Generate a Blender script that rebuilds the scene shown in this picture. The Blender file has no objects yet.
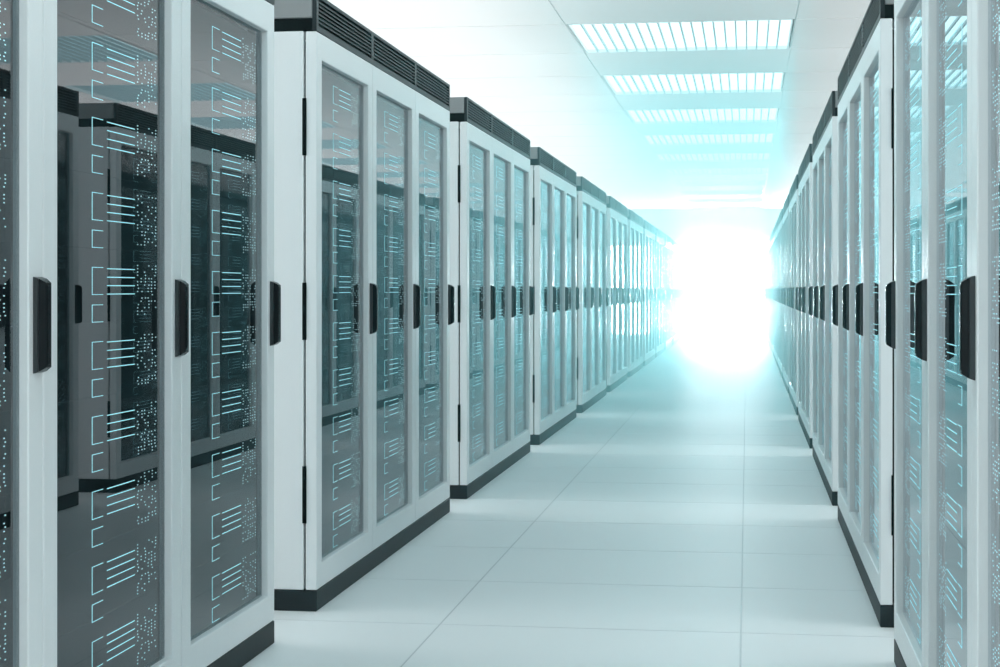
import bpy, bmesh, math, random
from mathutils import Vector
random.seed(7)
SC = bpy.context.scene
COL = SC.collection

# ------------------------------------------------------------------ camera
HC = 1.144                      # eye height
F_PX = 1700.0                   # focal length in pixels of the 1000 px frame
VP_X, VP_Y = 747.0, 290.0       # where the aisle's parallel lines meet
YAW = math.atan((VP_X - 500.0) / F_PX)
cam_data = bpy.data.cameras.new('camera')
cam_data.sensor_fit = 'HORIZONTAL'
cam_data.sensor_width = 36.0
cam_data.lens = F_PX / 1000.0 * 36.0
cam_data.shift_y = -(333.5 - VP_Y) / 1000.0
cam_data.clip_end = 300
cam = bpy.data.objects.new('camera', cam_data)
COL.objects.link(cam)
cam.location = (0, 0, HC)
cam.rotation_euler = (math.pi / 2, 0, YAW)
SC.camera = cam

# ------------------------------------------------------------------ render look
SC.view_settings.view_transform = 'Standard'
SC.view_settings.look = 'None'
SC.view_settings.exposure = 0.52
SC.view_settings.gamma = 1.0
SC.view_settings.use_curve_mapping = False
SC.cycles.use_denoising = True
SC.cycles.max_bounces = 10
SC.cycles.diffuse_bounces = 5
SC.cycles.glossy_bounces = 5
SC.cycles.transparent_max_bounces = 16
SC.cycles.volume_bounces = 1
SC.cycles.sample_clamp_indirect = 6.0

# ------------------------------------------------------------------ layout numbers (metres)
XL, XR = -1.5145, 0.447         # fronts of the two rows
PITCH, LEN = 3.285, 2.742       # cabinet spacing and length along the aisle
Y0 = 5.888                      # near end of cabinet number 0
N_FIRST, N_LAST = -1, 11
Y_END = Y0 + N_LAST * PITCH + LEN + 0.06
Y_START = -2.9
CEIL = HC + 2.12
TILE_W, TILE_D = 1.809, PITCH / 2
CX0 = -1.433                    # left edge of the lit ceiling column
CY0 = 13.51                     # near edge of one lit ceiling row
WX0, WX1 = CX0 - 3 * TILE_W, CX0 + 4 * TILE_W
H = 2.2
GLOW = 160.0                     # radiance of the glowing end wall
HAZE_NEAR, HAZE_START, HAZE_MID, HAZE_FAR = 0.003, 0.030, 0.095, 0.02
G_NEAR, G_FAR = 0.90, 0.70
HAZE_COL = (0.45, 0.94, 0.98)
SIDE_L, SIDE_R, UP_L = 1.6, 1.9, 1.25
PANEL = 1.6

# ------------------------------------------------------------------ world and large lights
world = bpy.data.worlds.new('world')
SC.world = world
world.use_nodes = True
bg = world.node_tree.nodes['Background']
bg.inputs['Color'].default_value = (0.9, 0.97, 1.0, 1)
bg.inputs['Strength'].default_value = 0.5

def area_light(name, loc, rot, sx, sy, radiance, color):
    ld = bpy.data.lights.new(name, 'AREA')
    ld.shape = 'RECTANGLE'
    ld.size, ld.size_y = sx, sy
    ld.color = color
    ld.energy = radiance * sx * sy * math.pi
    o = bpy.data.objects.new(name, ld)
    COL.objects.link(o)
    o.location = loc
    o.rotation_euler = rot
    return o
YM, YL = (Y_START + Y_END) / 2, Y_END - Y_START - 1.0
# added fill lights along both side walls, unseen behind the rows
area_light('window_daylight', (WX0 + 0.1, YM, 1.75), (0, math.radians(-90), 0), 2.4, YL, SIDE_L, (1.0, 0.985, 0.97))
area_light('window_daylight', (WX1 - 0.1, YM, 1.75), (0, math.radians(90), 0), 2.4, YL, SIDE_R, (1.0, 0.985, 0.97))

# added uplight above the left row, unseen, brightens the ceiling
area_light('trough_light', (XL - 0.60, YM, H + 0.06), (math.pi, 0, 0), 0.5, YL, UP_L, (1.0, 0.99, 0.98))

# ------------------------------------------------------------------ materials
def nodes_of(m):
    return m.node_tree.nodes, m.node_tree.links

def principled(name, col, rough=0.4, metal=0.0, spec=0.5, var=0.0, scale=8.0, rvar=0.0, stretch=(1, 1, 1), coat=0.0):
    m = bpy.data.materials.new(name)
    m.use_nodes = True
    N, L = nodes_of(m)
    p = N['Principled BSDF']
    p.inputs['Base Color'].default_value = (*col, 1)
    p.inputs['Roughness'].default_value = rough
    p.inputs['Metallic'].default_value = metal
    p.inputs['Specular IOR Level'].default_value = spec
    p.inputs['Coat Weight'].default_value = coat
    if var or rvar:
        tc = N.new('ShaderNodeTexCoord')
        mp = N.new('ShaderNodeMapping')
        mp.inputs['Scale'].default_value = stretch
        nz = N.new('ShaderNodeTexNoise')
        nz.inputs['Scale'].default_value = scale
        nz.inputs['Detail'].default_value = 4
        L.new(tc.outputs['Object'], mp.inputs['Vector'])
        L.new(mp.outputs['Vector'], nz.inputs['Vector'])
        if var:
            mr = N.new('ShaderNodeMapRange')
            mr.inputs['To Min'].default_value = 1 - var
            mr.inputs['To Max'].default_value = 1 + var
            L.new(nz.outputs['Fac'], mr.inputs['Value'])
            mx = N.new('ShaderNodeVectorMath')
            mx.operation = 'SCALE'
            mx.inputs[0].default_value = col
            L.new(mr.outputs['Result'], mx.inputs['Scale'])
            L.new(mx.outputs['Vector'], p.inputs['Base Color'])
        if rvar:
            mr = N.new('ShaderNodeMapRange')
            mr.inputs['To Min'].default_value = max(0.02, rough - rvar)
            mr.inputs['To Max'].default_value = rough + rvar
            L.new(nz.outputs['Fac'], mr.inputs['Value'])
            L.new(mr.outputs['Result'], p.inputs['Roughness'])
    return m

def emission(name, col, strength, sampled=True):
    m = bpy.data.materials.new(name)
    m.use_nodes = True
    N, L = nodes_of(m)
    N.clear()
    e = N.new('ShaderNodeEmission')
    e.inputs['Color'].default_value = (*col, 1)
    e.inputs['Strength'].default_value = strength
    o = N.new('ShaderNodeOutputMaterial')
    L.new(e.outputs[0], o.inputs['Surface'])
    if not sampled:
        m.cycles.emission_sampling = 'NONE'
    return m

def smoked_glass(name, f0, tint):
    m = bpy.data.materials.new(name)
    m.use_nodes = True
    N, L = nodes_of(m)
    N.clear()
    lw = N.new('ShaderNodeLayerWeight')
    lw.inputs['Blend'].default_value = 0.5
    pw = N.new('ShaderNodeMath'); pw.operation = 'POWER'
    pw.inputs[1].default_value = 5.0
    L.new(lw.outputs['Facing'], pw.inputs[0])
    mr = N.new('ShaderNodeMapRange')
    mr.inputs['To Min'].default_value = f0
    mr.inputs['To Max'].default_value = 1.0
    L.new(pw.outputs[0], mr.inputs['Value'])
    geo = N.new('ShaderNodeNewGeometry')
    inv = N.new('ShaderNodeMath'); inv.operation = 'SUBTRACT'
    inv.inputs[0].default_value = 1.0
    L.new(geo.outputs['Backfacing'], inv.inputs[1])
    mu = N.new('ShaderNodeMath'); mu.operation = 'MULTIPLY'
    L.new(mr.outputs['Result'], mu.inputs[0])
    L.new(inv.outputs[0], mu.inputs[1])
    tr = N.new('ShaderNodeBsdfTransparent')
    tr.inputs['Color'].default_value = (*tint, 1)
    gl = N.new('ShaderNodeBsdfGlossy')
    gl.inputs['Color'].default_value = (0.95, 0.97, 1, 1)
    gl.inputs['Roughness'].default_value = 0.0
    mx = N.new('ShaderNodeMixShader')
    L.new(mu.outputs[0], mx.inputs['Fac'])
    L.new(tr.outputs[0], mx.inputs[1])
    L.new(gl.outputs[0], mx.inputs[2])
    o = N.new('ShaderNodeOutputMaterial')
    L.new(mx.outputs[0], o.inputs['Surface'])
    return m

def lit_plastic(name, col, strength):
    m = principled(name, col, 0.4, 0, 0.3)
    p = m.node_tree.nodes['Principled BSDF']
    p.inputs['Emission Color'].default_value = (*col, 1)
    p.inputs['Emission Strength'].default_value = strength
    m.cycles.emission_sampling = 'NONE'
    return m

M = {
    'paint': principled('white_painted_steel', (0.83, 0.855, 0.865), 0.30, 0, 0.5, 0.02, 3.0, 0.04, (6, 6, 0.4)),
    'edge': principled('grey_door_lining', (0.42, 0.44, 0.45), 0.25),
    'plinth': principled('charcoal_plinth', (0.016, 0.021, 0.024), 0.5, 0, 0.15, 0.1, 20),
    'vent': principled('charcoal_grille', (0.02, 0.024, 0.027), 0.4, 0.0, 0.15, 0.08, 15),
    'cap': principled('grey_top_cap', (0.26, 0.27, 0.275), 0.4, 0, 0.4, 0.03, 10),
    'black': principled('black_recess', (0.003, 0.004, 0.0045), 0.7, 0, 0.05, 0.1, 10),
    'handle': principled('black_gloss_handle', (0.005, 0.007, 0.009), 0.2, 0, 0.1, 0.1, 30),
    'handle_metal': principled('dark_steel_handle_plate', (0.05, 0.056, 0.06), 0.3, 0.5, 0.5, 0.05, 30),
    'server': principled('dark_server_face', (0.014, 0.017, 0.019), 0.5, 0, 0.2, 0.08, 12),
    'glass': smoked_glass('smoked_glass', 0.085, (0.62, 0.68, 0.70)),
    'led': lit_plastic('pale_cyan_light', (0.40, 0.83, 0.91), 0.32),
    'led_dot': lit_plastic('pale_white_light', (0.54, 0.84, 0.90), 0.30),
    'tile': principled('polished_floor_tile', (0.87, 0.89, 0.90), 0.44, 0, 0.4, 0.02, 1.5, 0.03),
    'subfloor': principled('pale_floor_joint', (0.60, 0.63, 0.65), 0.4, 0, 0.4, 0.02, 4),
    'ceiling': principled('white_ceiling_tile', (0.72, 0.73, 0.73), 0.8, 0, 0.1, 0.015, 2),
    'grid': principled('ceiling_grid', (0.66, 0.67, 0.67), 0.5, 0, 0.3, 0.02, 4),
    'wall': principled('white_wall', (0.80, 0.81, 0.81), 0.6, 0, 0.3, 0.02, 2),
    'lamp_frame': principled('lamp_frame', (0.78, 0.82, 0.83), 0.4, 0, 0.4, 0.02, 4),
    'fin': principled('lamp_fin', (0.50, 0.60, 0.62), 0.9, 0, 0.0, 0.02, 4),
    'diffuser': emission('lamp_diffuser', (0.62, 0.94, 1.0), PANEL),
    'endglow': emission('glowing_end_glass', (0.86, 0.97, 1.0), GLOW),
    'daypane': emission('daylit_pane', (1.0, 0.99, 0.97), 1.0, False),  # for the glowing bands added on the side walls
}

# ------------------------------------------------------------------ mesh helpers
class MB:
    def __init__(self):
        self.v, self.f, self.m = [], [], []
    def hexa(self, pts, mi=0):
        n = len(self.v)
        self.v += [tuple(p) for p in pts]
        for q in ((0, 3, 2, 1), (4, 5, 6, 7), (0, 1, 5, 4), (1, 2, 6, 5), (2, 3, 7, 6), (3, 0, 4, 7)):
            self.f.append(tuple(n + i for i in q))
            self.m.append(mi)
    def box(self, x0, x1, y0, y1, z0, z1, mi=0):
        self.hexa([(x0, y0, z0), (x1, y0, z0), (x1, y1, z0), (x0, y1, z0),
                   (x0, y0, z1), (x1, y0, z1), (x1, y1, z1), (x0, y1, z1)], mi)
    def ring(self, x0, x1, y0, y1, z0, z1, iy0, iy1, iz0, iz1, mi=0):
        """frame in the y-z plane with one opening"""
        n = len(self.v)
        for x in (x0, x1):
            self.v += [(x, y0, z0), (x, y1, z0), (x, y1, z1), (x, y0, z1),
                       (x, iy0, iz0), (x, iy1, iz0), (x, iy1, iz1), (x, iy0, iz1)]
        for i in range(4):
            j = (i + 1) % 4
            for q in ((8 + i, 8 + j, 12 + j, 12 + i), (i, 4 + i, 4 + j, j), (i, j, 8 + j, 8 + i), (4 + i, 12 + i, 12 + j, 4 + j)):
                self.f.append(tuple(n + k for k in q))
                self.m.append(mi)
    def mesh(self, name, mats, mirror=1, bevel=0.0, seg=1):
        me = bpy.data.meshes.new(name)
        v = self.v if mirror > 0 else [(-a, b, c) for a, b, c in self.v]
        me.from_pydata(v, [], self.f)
        for k, i in enumerate(self.m):
            me.polygons[k].material_index = i
        for mt in mats:
            me.materials.append(M[mt])
        bm = bmesh.new()
        bm.from_mesh(me)
        bmesh.ops.recalc_face_normals(bm, faces=bm.faces)
        if bevel:
            ed = [e for e in bm.edges if len(e.link_faces) == 2 and e.calc_face_angle(0) > 0.5]
            bmesh.ops.bevel(bm, geom=ed, offset=bevel, segments=seg, affect='EDGES', profile=0.5, clamp_overlap=True)
        bm.to_mesh(me)
        bm.free()
        return me

def link(name, data, parent=None, loc=(0, 0, 0), rot=(0, 0, 0)):
    o = bpy.data.objects.new(name, data)
    COL.objects.link(o)
    if parent:
        o.parent = parent
    o.location = loc
    o.rotation_euler = rot
    return o

def tag(o, label=None, cat=None, group=None, kind=None):
    if label: o['label'] = label
    if cat: o['category'] = cat
    if group: o['group'] = group
    if kind: o['kind'] = kind
    return o

def bx(name, mats, b, bevel=0.0, mirror=1):
    m = MB(); m.box(*b)
    return m.mesh(name, mats, mirror, bevel)

# ------------------------------------------------------------------ the room
# floor: slab plus single raised tiles
FT_W, FT_D = 1.02, 0.87
FX0 = -1.04 - FT_W * 1            # left edge of the first column built tile by tile
FY0 = 6.60 - FT_D * 10
floor = link('floor', bx('floor', ['subfloor'], (WX0, WX1, Y_START, Y_END + 0.3, -0.16, -0.0008)))
tag(floor, 'glossy pale floor of large square tiles along the aisle', kind='structure')
tile_mesh = bx('floor_tile', ['tile'], (0.003, FT_W - 0.003, 0.0035, FT_D - 0.0035, -0.0008, 0.0), 0.0003)
nrow = 0
y = FY0
rows = []
while y < Y_END:
    rows.append(y)
    y += FT_D
for y in rows:
    for c in range(4):
        if y + FT_D > Y_START:
            link('floor_tile', tile_mesh, floor, (FX0 + c * FT_W, y, 0))
outer = MB()
for y in rows:
    x = FX0 + 4 * FT_W
    while x < WX1:
        outer.box(x + 0.0016, min(x + FT_W, WX1) - 0.0016, y + 0.0035, y + FT_D - 0.0035, -0.0008, 0); x += FT_W
    x = FX0
    while x > WX0:
        outer.box(max(x - FT_W, WX0) + 0.0016, x - 0.0016, y + 0.0035, y + FT_D - 0.0035, -0.0008, 0); x -= FT_W
tag(link('outer_floor_tiles', outer.mesh('outer_floor_tiles', ['tile']), floor), kind='stuff')

# ceiling: slab, single tiles, openings for the lamps
ceiling = link('ceiling', bx('ceiling', ['grid'], (WX0, WX1, Y_START, Y_END + 0.3, CEIL + 0.12, CEIL + 0.2)))
tag(ceiling, 'white tiled ceiling with rows of slatted light panels', kind='structure')
ct_mesh = bx('ceiling_tile', ['ceiling'], (0.006, TILE_W - 0.006, 0.017, TILE_D - 0.017, 0.0, 0.12), 0.003)
JF = -10
cy_rows = [(j, CY0 + j * TILE_D) for j in range(JF, 20)]
lamp_spots = []
for j, y in cy_rows:
    if y > Y_END - 0.2: continue
    for c in range(-3, 4):
        if j % 2 == 0 and c in (-2, 0, 2):
            lamp_spots.append((c, j, CX0 + c * TILE_W, y))
        else:
            link('ceiling_tile', ct_mesh, ceiling, (CX0 + c * TILE_W, y, CEIL))
gm = MB()   # the thin bars that fill the joints
for c in range(-3, 5):
    gm.box(CX0 + c * TILE_W - 0.0055, CX0 + c * TILE_W + 0.0055, Y_START, Y_END, CEIL + 0.006, CEIL + 0.12)
link('joint_bar', gm.mesh('joint_bar', ['grid']), ceiling)
for j, y in cy_rows:
    link('cross_bar', bx('cross_bar', ['grid'], (WX0, WX1, -0.0165, 0.0165, 0.008, 0.12)), ceiling, (0, y, CEIL))

wl = link('wall_left', bx('wall_left', ['wall'], (WX0 - 0.15, WX0, Y_START, Y_END + 0.3, -0.1, CEIL + 0.2)))
tag(wl, 'plain white side wall behind the left row', kind='structure')
wr = link('wall_right', bx('wall_right', ['wall'], (WX1, WX1 + 0.15, Y_START, Y_END + 0.3, -0.1, CEIL + 0.2)))
tag(wr, 'plain white side wall behind the right row', kind='structure')
wf = link('wall_front', bx('wall_front', ['wall'], (WX0, WX1, Y_START - 0.15, Y_START, -0.1, CEIL + 0.2)))
tag(wf, 'plain white wall behind the viewer', kind='structure')
wb = link('wall_back', bx('wall_back', ['wall'], (WX0, WX1, Y_END + 0.08, Y_END + 0.25, -0.1, CEIL + 0.2)))
tag(wb, 'white end wall around the glowing end of the aisle', kind='structure')
w1 = link('window_1', bx('window_1', ['endglow'], (XL - 0.1, XR + 0.1, Y_END, Y_END + 0.07, 0.0, 2.3)))
tag(w1, 'glowing white glass end of the aisle', kind='structure')

for k, (xw, sg) in enumerate(((WX0, 1), (WX1, -1))):  # unseen glowing bands with frames, added to go with the side fill lights
    pane = MB(); fr = MB()
    pane.box(0.004, 0.014, Y_START + 0.5, Y_END - 0.5, 0.55, 2.95)
    for z in (0.51, 2.95):
        fr.box(0.001, 0.04, Y_START + 0.46, Y_END - 0.46, z, z + 0.04)
    yy = Y_START + 0.46
    while yy < Y_END - 0.46:
        fr.box(0.001, 0.04, yy, yy + 0.04, 0.55, 2.95); yy += 2.4
    wn = link('window_%d' % (k + 2), pane.mesh('window', ['daypane'], sg), None, (xw, 0, 0))
    tag(wn, 'long daylit window band in the %s side wall' % ('left', 'right')[k], kind='structure')
    link('window_frame', fr.mesh('window_frame', ['lamp_frame'], sg), wn)

# ------------------------------------------------------------------ ceiling lamps
lw_, ld_ = TILE_W, TILE_D
m = MB()
g = 0.018
m.box(g, lw_ - g, g, 0.03, 0.0, 0.118); m.box(g, lw_ - g, ld_ - 0.03, ld_ - g, 0.0, 0.118)
m.box(g, 0.03, 0.03, ld_ - 0.03, 0.0, 0.118); m.box(lw_ - 0.03, lw_ - g, 0.03, ld_ - 0.03, 0.0, 0.118)
lf_mesh = m.mesh('lamp_frame', ['lamp_frame'], 1, 0.0)
dif_mesh = bx('diffuser', ['diffuser'], (0.031, lw_ - 0.031, 0.031, ld_ - 0.031, 0.026, 0.036))
NF = 20
fin_mesh = bx('fin', ['fin'], (-0.007, 0.007, 0.031, ld_ - 0.031, 0.002, 0.025))
fins_joined = MB()
for k in range(1, NF):
    x = 0.03 + (lw_ - 0.06) * k / NF
    fins_joined.box(x - 0.007, x + 0.007, 0.031, ld_ - 0.031, 0.002, 0.025)
fins_joined = fins_joined.mesh('fins', ['fin'])
ORD = ['', 'first', 'second', 'third', 'fourth', 'fifth', 'sixth', 'seventh', 'eighth', 'ninth', 'tenth', 'eleventh', 'twelfth', 'thirteenth', 'fourteenth', 'fifteenth', 'sixteenth']
jmax = max(j for c, j, x, y in lamp_spots)
for c, j, x, y in lamp_spots:
    k = (jmax - j) // 2 + 1
    where = {0: 'above the main aisle', 2: 'above the aisle behind the right-hand cabinets', -2: 'above the aisle behind the left-hand cabinets'}[c]
    e = link('ceiling_light', None, None, (x, y, CEIL))
    tag(e, 'slatted cyan-white ceiling light, %s from the glowing end, %s' % (ORD[k], where), 'ceiling light', 'slatted ceiling lights')
    link('lamp_frame', lf_mesh, e)
    link('diffuser', dif_mesh, e)
    if c == 0 and 0 <= j <= 8:
        for q in range(1, NF):
            link('fin', fin_mesh, e, (0.03 + (lw_ - 0.06) * q / NF, 0, 0))
    else:
        tag(link('fin_grid', fins_joined, e), kind='stuff')

# ------------------------------------------------------------------ server cabinets
DOOR_P = LEN / 3
STILE, RAIL_T, RAIL_B = 0.076, 0.097, 0.089
Z_DB, Z_DT = 0.076, 2.067           # doors from the plinth to the grille
OP_Z0, OP_Z1 = Z_DB + RAIL_B, Z_DT - RAIL_T
DEPTH = 1.0
D_TH = 0.041
MOD = 0.1778
MOD_TOP = 1.955
S_X = -0.0335                       # face of the servers
OP_W = DOOR_P - 0.003 - 2 * STILE

def make_kit(s):
    """all meshes of one cabinet; s = 1 faces +x, s = -1 faces -x"""
    K = {}
    def B(name, mats, b, bevel=0.0): K[name] = bx(name, mats, b, bevel, s)
    B('plinth', ['plinth'], (-DEPTH, 0.0, 0.0, LEN, 0.0, Z_DB - 0.002), 0.003)
    B('side_panel', ['paint'], (-DEPTH, -D_TH - 0.007, 0.0, 0.025, Z_DB, Z_DT - 0.001), 0.003)
    B('back_panel', ['paint'], (-DEPTH, -DEPTH + 0.02, 0.026, LEN - 0.026, Z_DB, Z_DT - 0.001))
    B('roof_panel', ['paint'], (-DEPTH + 0.021, -D_TH - 0.007, 0.026, LEN - 0.026, Z_DT - 0.03, Z_DT - 0.001))
    m = MB()                        # dark gasket frame behind the doors
    for k in range(3):
        y0 = k * DOOR_P
        m.ring(-D_TH - 0.03, -D_TH - 0.001, y0 + 0.027, y0 + DOOR_P - 0.027, Z_DB + 0.004, Z_DT - 0.035,
               y0 + STILE - 0.01, y0 + DOOR_P - STILE + 0.01, OP_Z0 - 0.01, OP_Z1 + 0.01)
    K['door_seal'] = m.mesh('door_seal', ['black'], s)
    m = MB()
    m.ring(-D_TH, 0.0, 0.002, DOOR_P - 0.002, Z_DB, Z_DT - 0.002, STILE + 0.0015, DOOR_P - STILE - 0.0015, OP_Z0, OP_Z1)
    K['door'] = m.mesh('door', ['paint'], s, 0.0035, 2)
    B('glass_pane', ['glass'], (-0.027, -0.021, STILE + 0.0015, DOOR_P - STILE - 0.0015, OP_Z0, OP_Z1))
    m = MB()                        # pull handle: plate, tapered grip, side latch
    zc, yc = 1.0685, DOOR_P - 0.034
    m.hexa([(0.0, yc - 0.022, zc - 0.104), (0.012, yc - 0.022, zc - 0.100), (0.012, yc + 0.027, zc - 0.100), (0.0, yc + 0.027, zc - 0.104),
            (0.0, yc - 0.022, zc + 0.104), (0.012, yc - 0.022, zc + 0.100), (0.012, yc + 0.027, zc + 0.100), (0.0, yc + 0.027, zc + 0.104)], 1)
    m.hexa([(0.012, yc - 0.019, zc - 0.100), (0.026, yc - 0.012, zc - 0.091), (0.026, yc + 0.016, zc - 0.091), (0.012, yc + 0.026, zc - 0.100),
            (0.012, yc - 0.019, zc + 0.100), (0.026, yc - 0.012, zc + 0.091), (0.026, yc + 0.016, zc + 0.091), (0.012, yc + 0.026, zc + 0.100)], 0)
    m.hexa([(0.004, yc + 0.027, zc + 0.002), (0.017, yc + 0.0245, zc + 0.006), (0.017, yc + 0.031, zc + 0.006), (0.004, yc + 0.033, zc + 0.002),
            (0.004, yc + 0.027, zc + 0.050), (0.017, yc + 0.0245, zc + 0.046), (0.017, yc + 0.031, zc + 0.046), (0.004, yc + 0.033, zc + 0.050)], 0)
    m.box(0.026, 0.0275, yc - 0.006, yc + 0.012, zc - 0.085, zc + 0.085, 0)
    K['handle'] = m.mesh('handle', ['handle', 'handle_metal'], s, 0.0012)
    B('hinge', ['black'], (-D_TH - 0.011, -D_TH + 0.004, -0.0025, 0.0015, -0.102, 0.102), 0.001)
    # top: recessed neck, grey cap, louvred grille
    B('neck', ['black'], (-DEPTH + 0.02, -0.016, 0.006, LEN - 0.006, Z_DT, 2.1125))
    B('top_cap', ['cap'], (-DEPTH, -0.016, 0.0, LEN, 2.113, H), 0.003)
    m = MB()
    t0, t1 = Z_DT, H
    sl0, sl1 = t0 + 0.020, t1 - 0.012
    m.box(-0.0155, 0, 0, LEN, t0, sl0); m.box(-0.0155, 0, 0, LEN, sl1, t1)
    cuts = []
    for k in range(3):
        a, b = k * DOOR_P + (0.030 if k == 0 else 0.022), (k + 1) * DOOR_P - (0.030 if k == 2 else 0.022)
        cuts.append((a, b))
    edges = [0.0] + [v for ab in cuts for v in ab] + [LEN]
    for q in range(0, len(edges), 2):
        m.box(-0.0155, 0, edges[q], edges[q + 1], sl0, sl1)
    m.box(-0.0155, -0.0145, 0.01, LEN - 0.01, sl0, sl1, 1)
    K['grille'] = m.mesh('grille', ['vent', 'black'], s)
    K['cuts'] = cuts
    ns = 6
    step = (sl1 - sl0) / (ns + 1)
    sh = step * 0.36
    K['slat_z'] = [sl0 + step * (q + 1) - sh / 2 for q in range(ns)]
    K['slats'] = []
    jm = MB()
    for a, b in cuts:
        m = MB()
        pts = lambda z: [(-0.014, a, z + 0.002), (-0.001, a, z), (-0.001, b, z), (-0.014, b, z + 0.002),
                         (-0.014, a, z + sh + 0.002), (-0.001, a, z + sh), (-0.001, b, z + sh), (-0.014, b, z + sh + 0.002)]
        m.hexa(pts(0.0))
        K['slats'].append(m.mesh('slat', ['vent'], s))
        for z in K['slat_z']:
            jm.hexa(pts(z))
    K['slats_joined'] = jm.mesh('slats', ['vent'], s)
    # servers
    def server(h):
        m = MB()
        y0, y1 = STILE + 0.006, STILE + OP_W - 0.003
        m.box(-0.55, S_X, y0, y1, -h + 0.0004, -0.0004)
        return m.mesh('server_unit', ['server'], s)
    K['server'] = server(MOD)
    K['server_low'] = server(0.189)
    yb = STILE + 0.252
    xf, xb = -0.0202, -0.0209
    t = 0.0026
    def bracket(mm, z1, h, h_tail=0.070, tp=0.0016):
        mm.box(xb, xf, yb, yb + t, z1 - h, z1)
        mm.box(xb, xf, yb + t, yb + h_tail, z1 - tp, z1)
        mm.box(xb, xf, yb + t, yb + h_tail, z1 - h, z1 - h + tp)
    BIG, SMALL = -0.045, -0.1345
    def bars(mm, q):
        z = BIG - 0.002 - q * 0.0205
        mm.box(xb, xf, yb + 0.096, yb + 0.284, z - 0.0023, z)
    def dots(mm, seed):
        r = random.Random(seed)
        for c in range(6):
            for k in range(16):
                if r.random() < 0.50:
                    y, z = yb + 0.302 + c * 0.0255 + r.choice((0, 0.006)), -0.036 - k * 0.0083
                    mm.box(xb, xf, y, y + 0.0060, z - 0.0026, z)
    mm = MB(); bracket(mm, BIG, 0.0665); K['bracket_big'] = mm.mesh('bracket_light', ['led'], s)
    mm = MB(); bracket(mm, SMALL, 0.0425); K['bracket_small'] = mm.mesh('bracket_light', ['led'], s)
    K['bars'] = []
    for q in range(4):
        mm = MB(); bars(mm, q); K['bars'].append(mm.mesh('light_bar', ['led'], s))
    K['dots'] = []
    K['joined'] = []
    for v in range(5):
        mm = MB(); dots(mm, v + 3); K['dots'].append(mm.mesh('indicator_dots', ['led_dot'], s))
        mm = MB(); bracket(mm, BIG, 0.0665); bracket(mm, SMALL, 0.0425)
        for q in range(4): bars(mm, q)
        dots(mm, v + 3)
        K['joined'].append(mm.mesh('indicator_lights', ['led'], s))
    return K

def cabinet(K, side, n):
    s = 1 if side == 'left' else -1
    root = link('server_cabinet', None, None, (XL if s > 0 else XR, Y0 + n * PITCH, 0))
    k_end = N_LAST - n + 1
    tag(root, 'white three-door server cabinet, %s from the glowing end, %s of aisle when facing it' % (ORD[k_end], side),
        'cabinet', 'server cabinets along the aisle')
    detail = 2 if (n <= 1 and s > 0) or n <= 0 else (1 if n <= 5 else 0)
    link('plinth', K['plinth'], root)
    link('side_panel', K['side_panel'], root)
    link('side_panel', K['side_panel'], root, (0, LEN - 0.025, 0))
    link('back_panel', K['back_panel'], root)
    link('roof_panel', K['roof_panel'], root)
    link('door_seal', K['door_seal'], root)
    link('neck', K['neck'], root)
    link('top_cap', K['top_cap'], root)
    gr = link('grille', K['grille'], root)
    if n <= 3:
        for k in range(3):
            for z in K['slat_z']:
                link('slat', K['slats'][k], gr, (0, 0, z))
    else:
        tag(link('slat_bank', K['slats_joined'], gr), kind='stuff')
    rnd = random.Random(100 * s + n)
    for k in range(3):
        d = link('door', K['door'], root, (0, k * DOOR_P, 0))
        link('glass_pane', K['glass_pane'], d)
        link('handle', K['handle'], d)
        if k == 0:
            for z in (1.725, 1.068, 0.415):
                link('hinge', K['hinge'], d, (0, 0, z))
        for q in range(10):
            z = MOD_TOP - q * MOD
            link('server_unit', K['server'] if q < 9 else K['server_low'], root, (0, k * DOOR_P, z))
            v = rnd.randrange(5)
            at = (0, 0, z)
            if detail == 2:
                link('bracket_light', K['bracket_big'], d, at)
                link('bracket_light', K['bracket_small'], d, at)
                for b in K['bars']:
                    link('light_bar', b, d, at)
                tag(link('indicator_dots', K['dots'][v], d, at), kind='stuff')
            else:
                tag(link('indicator_lights', K['joined'][v], d, at), kind='stuff')
    return root

KL, KR = make_kit(1), make_kit(-1)
for n in range(N_FIRST, N_LAST + 1):
    cabinet(KL, 'left', n)
    cabinet(KR, 'right', n)

# ------------------------------------------------------------------ haze in the aisle, thicker towards the glowing end
def haze_box(name, y0, y1, density, g, label):
    hz = bpy.data.materials.new('cyan_haze')
    hz.use_nodes = True
    N, L = nodes_of(hz)
    N.clear()
    vs = N.new('ShaderNodeVolumeScatter')
    vs.inputs['Color'].default_value = (*HAZE_COL, 1)
    vs.inputs['Density'].default_value = density
    vs.inputs['Anisotropy'].default_value = g
    va = N.new('ShaderNodeVolumeAbsorption')
    va.inputs['Color'].default_value = (*HAZE_COL, 1)
    va.inputs['Density'].default_value = density
    ad = N.new('ShaderNodeAddShader')
    L.new(vs.outputs[0], ad.inputs[0])
    L.new(va.outputs[0], ad.inputs[1])
    out = N.new('ShaderNodeOutputMaterial')
    L.new(ad.outputs[0], out.inputs['Volume'])
    M[name] = hz
    ho = link('haze', bx('haze', [name], (XL + 0.035, XR - 0.035, y0, y1, 0.003, CEIL - 0.003)))
    tag(ho, label, 'haze', kind='stuff')
haze_box('haze_thin', Y_START + 0.02, 8.695, HAZE_NEAR, G_NEAR, 'thin cyan haze between the cabinets at the dim end of the aisle')
haze_box('haze_start', 8.7, 13.995, HAZE_START, G_FAR, 'light cyan haze between the cabinets just ahead of the thick haze')
haze_box('haze_thick', 14.0, 31.995, HAZE_MID, G_FAR, 'thick cyan haze halfway down the aisle')
haze_box('haze_end', 32.0, Y_END - 0.01, HAZE_FAR, G_FAR, 'pale haze right in front of the glowing end of the aisle')
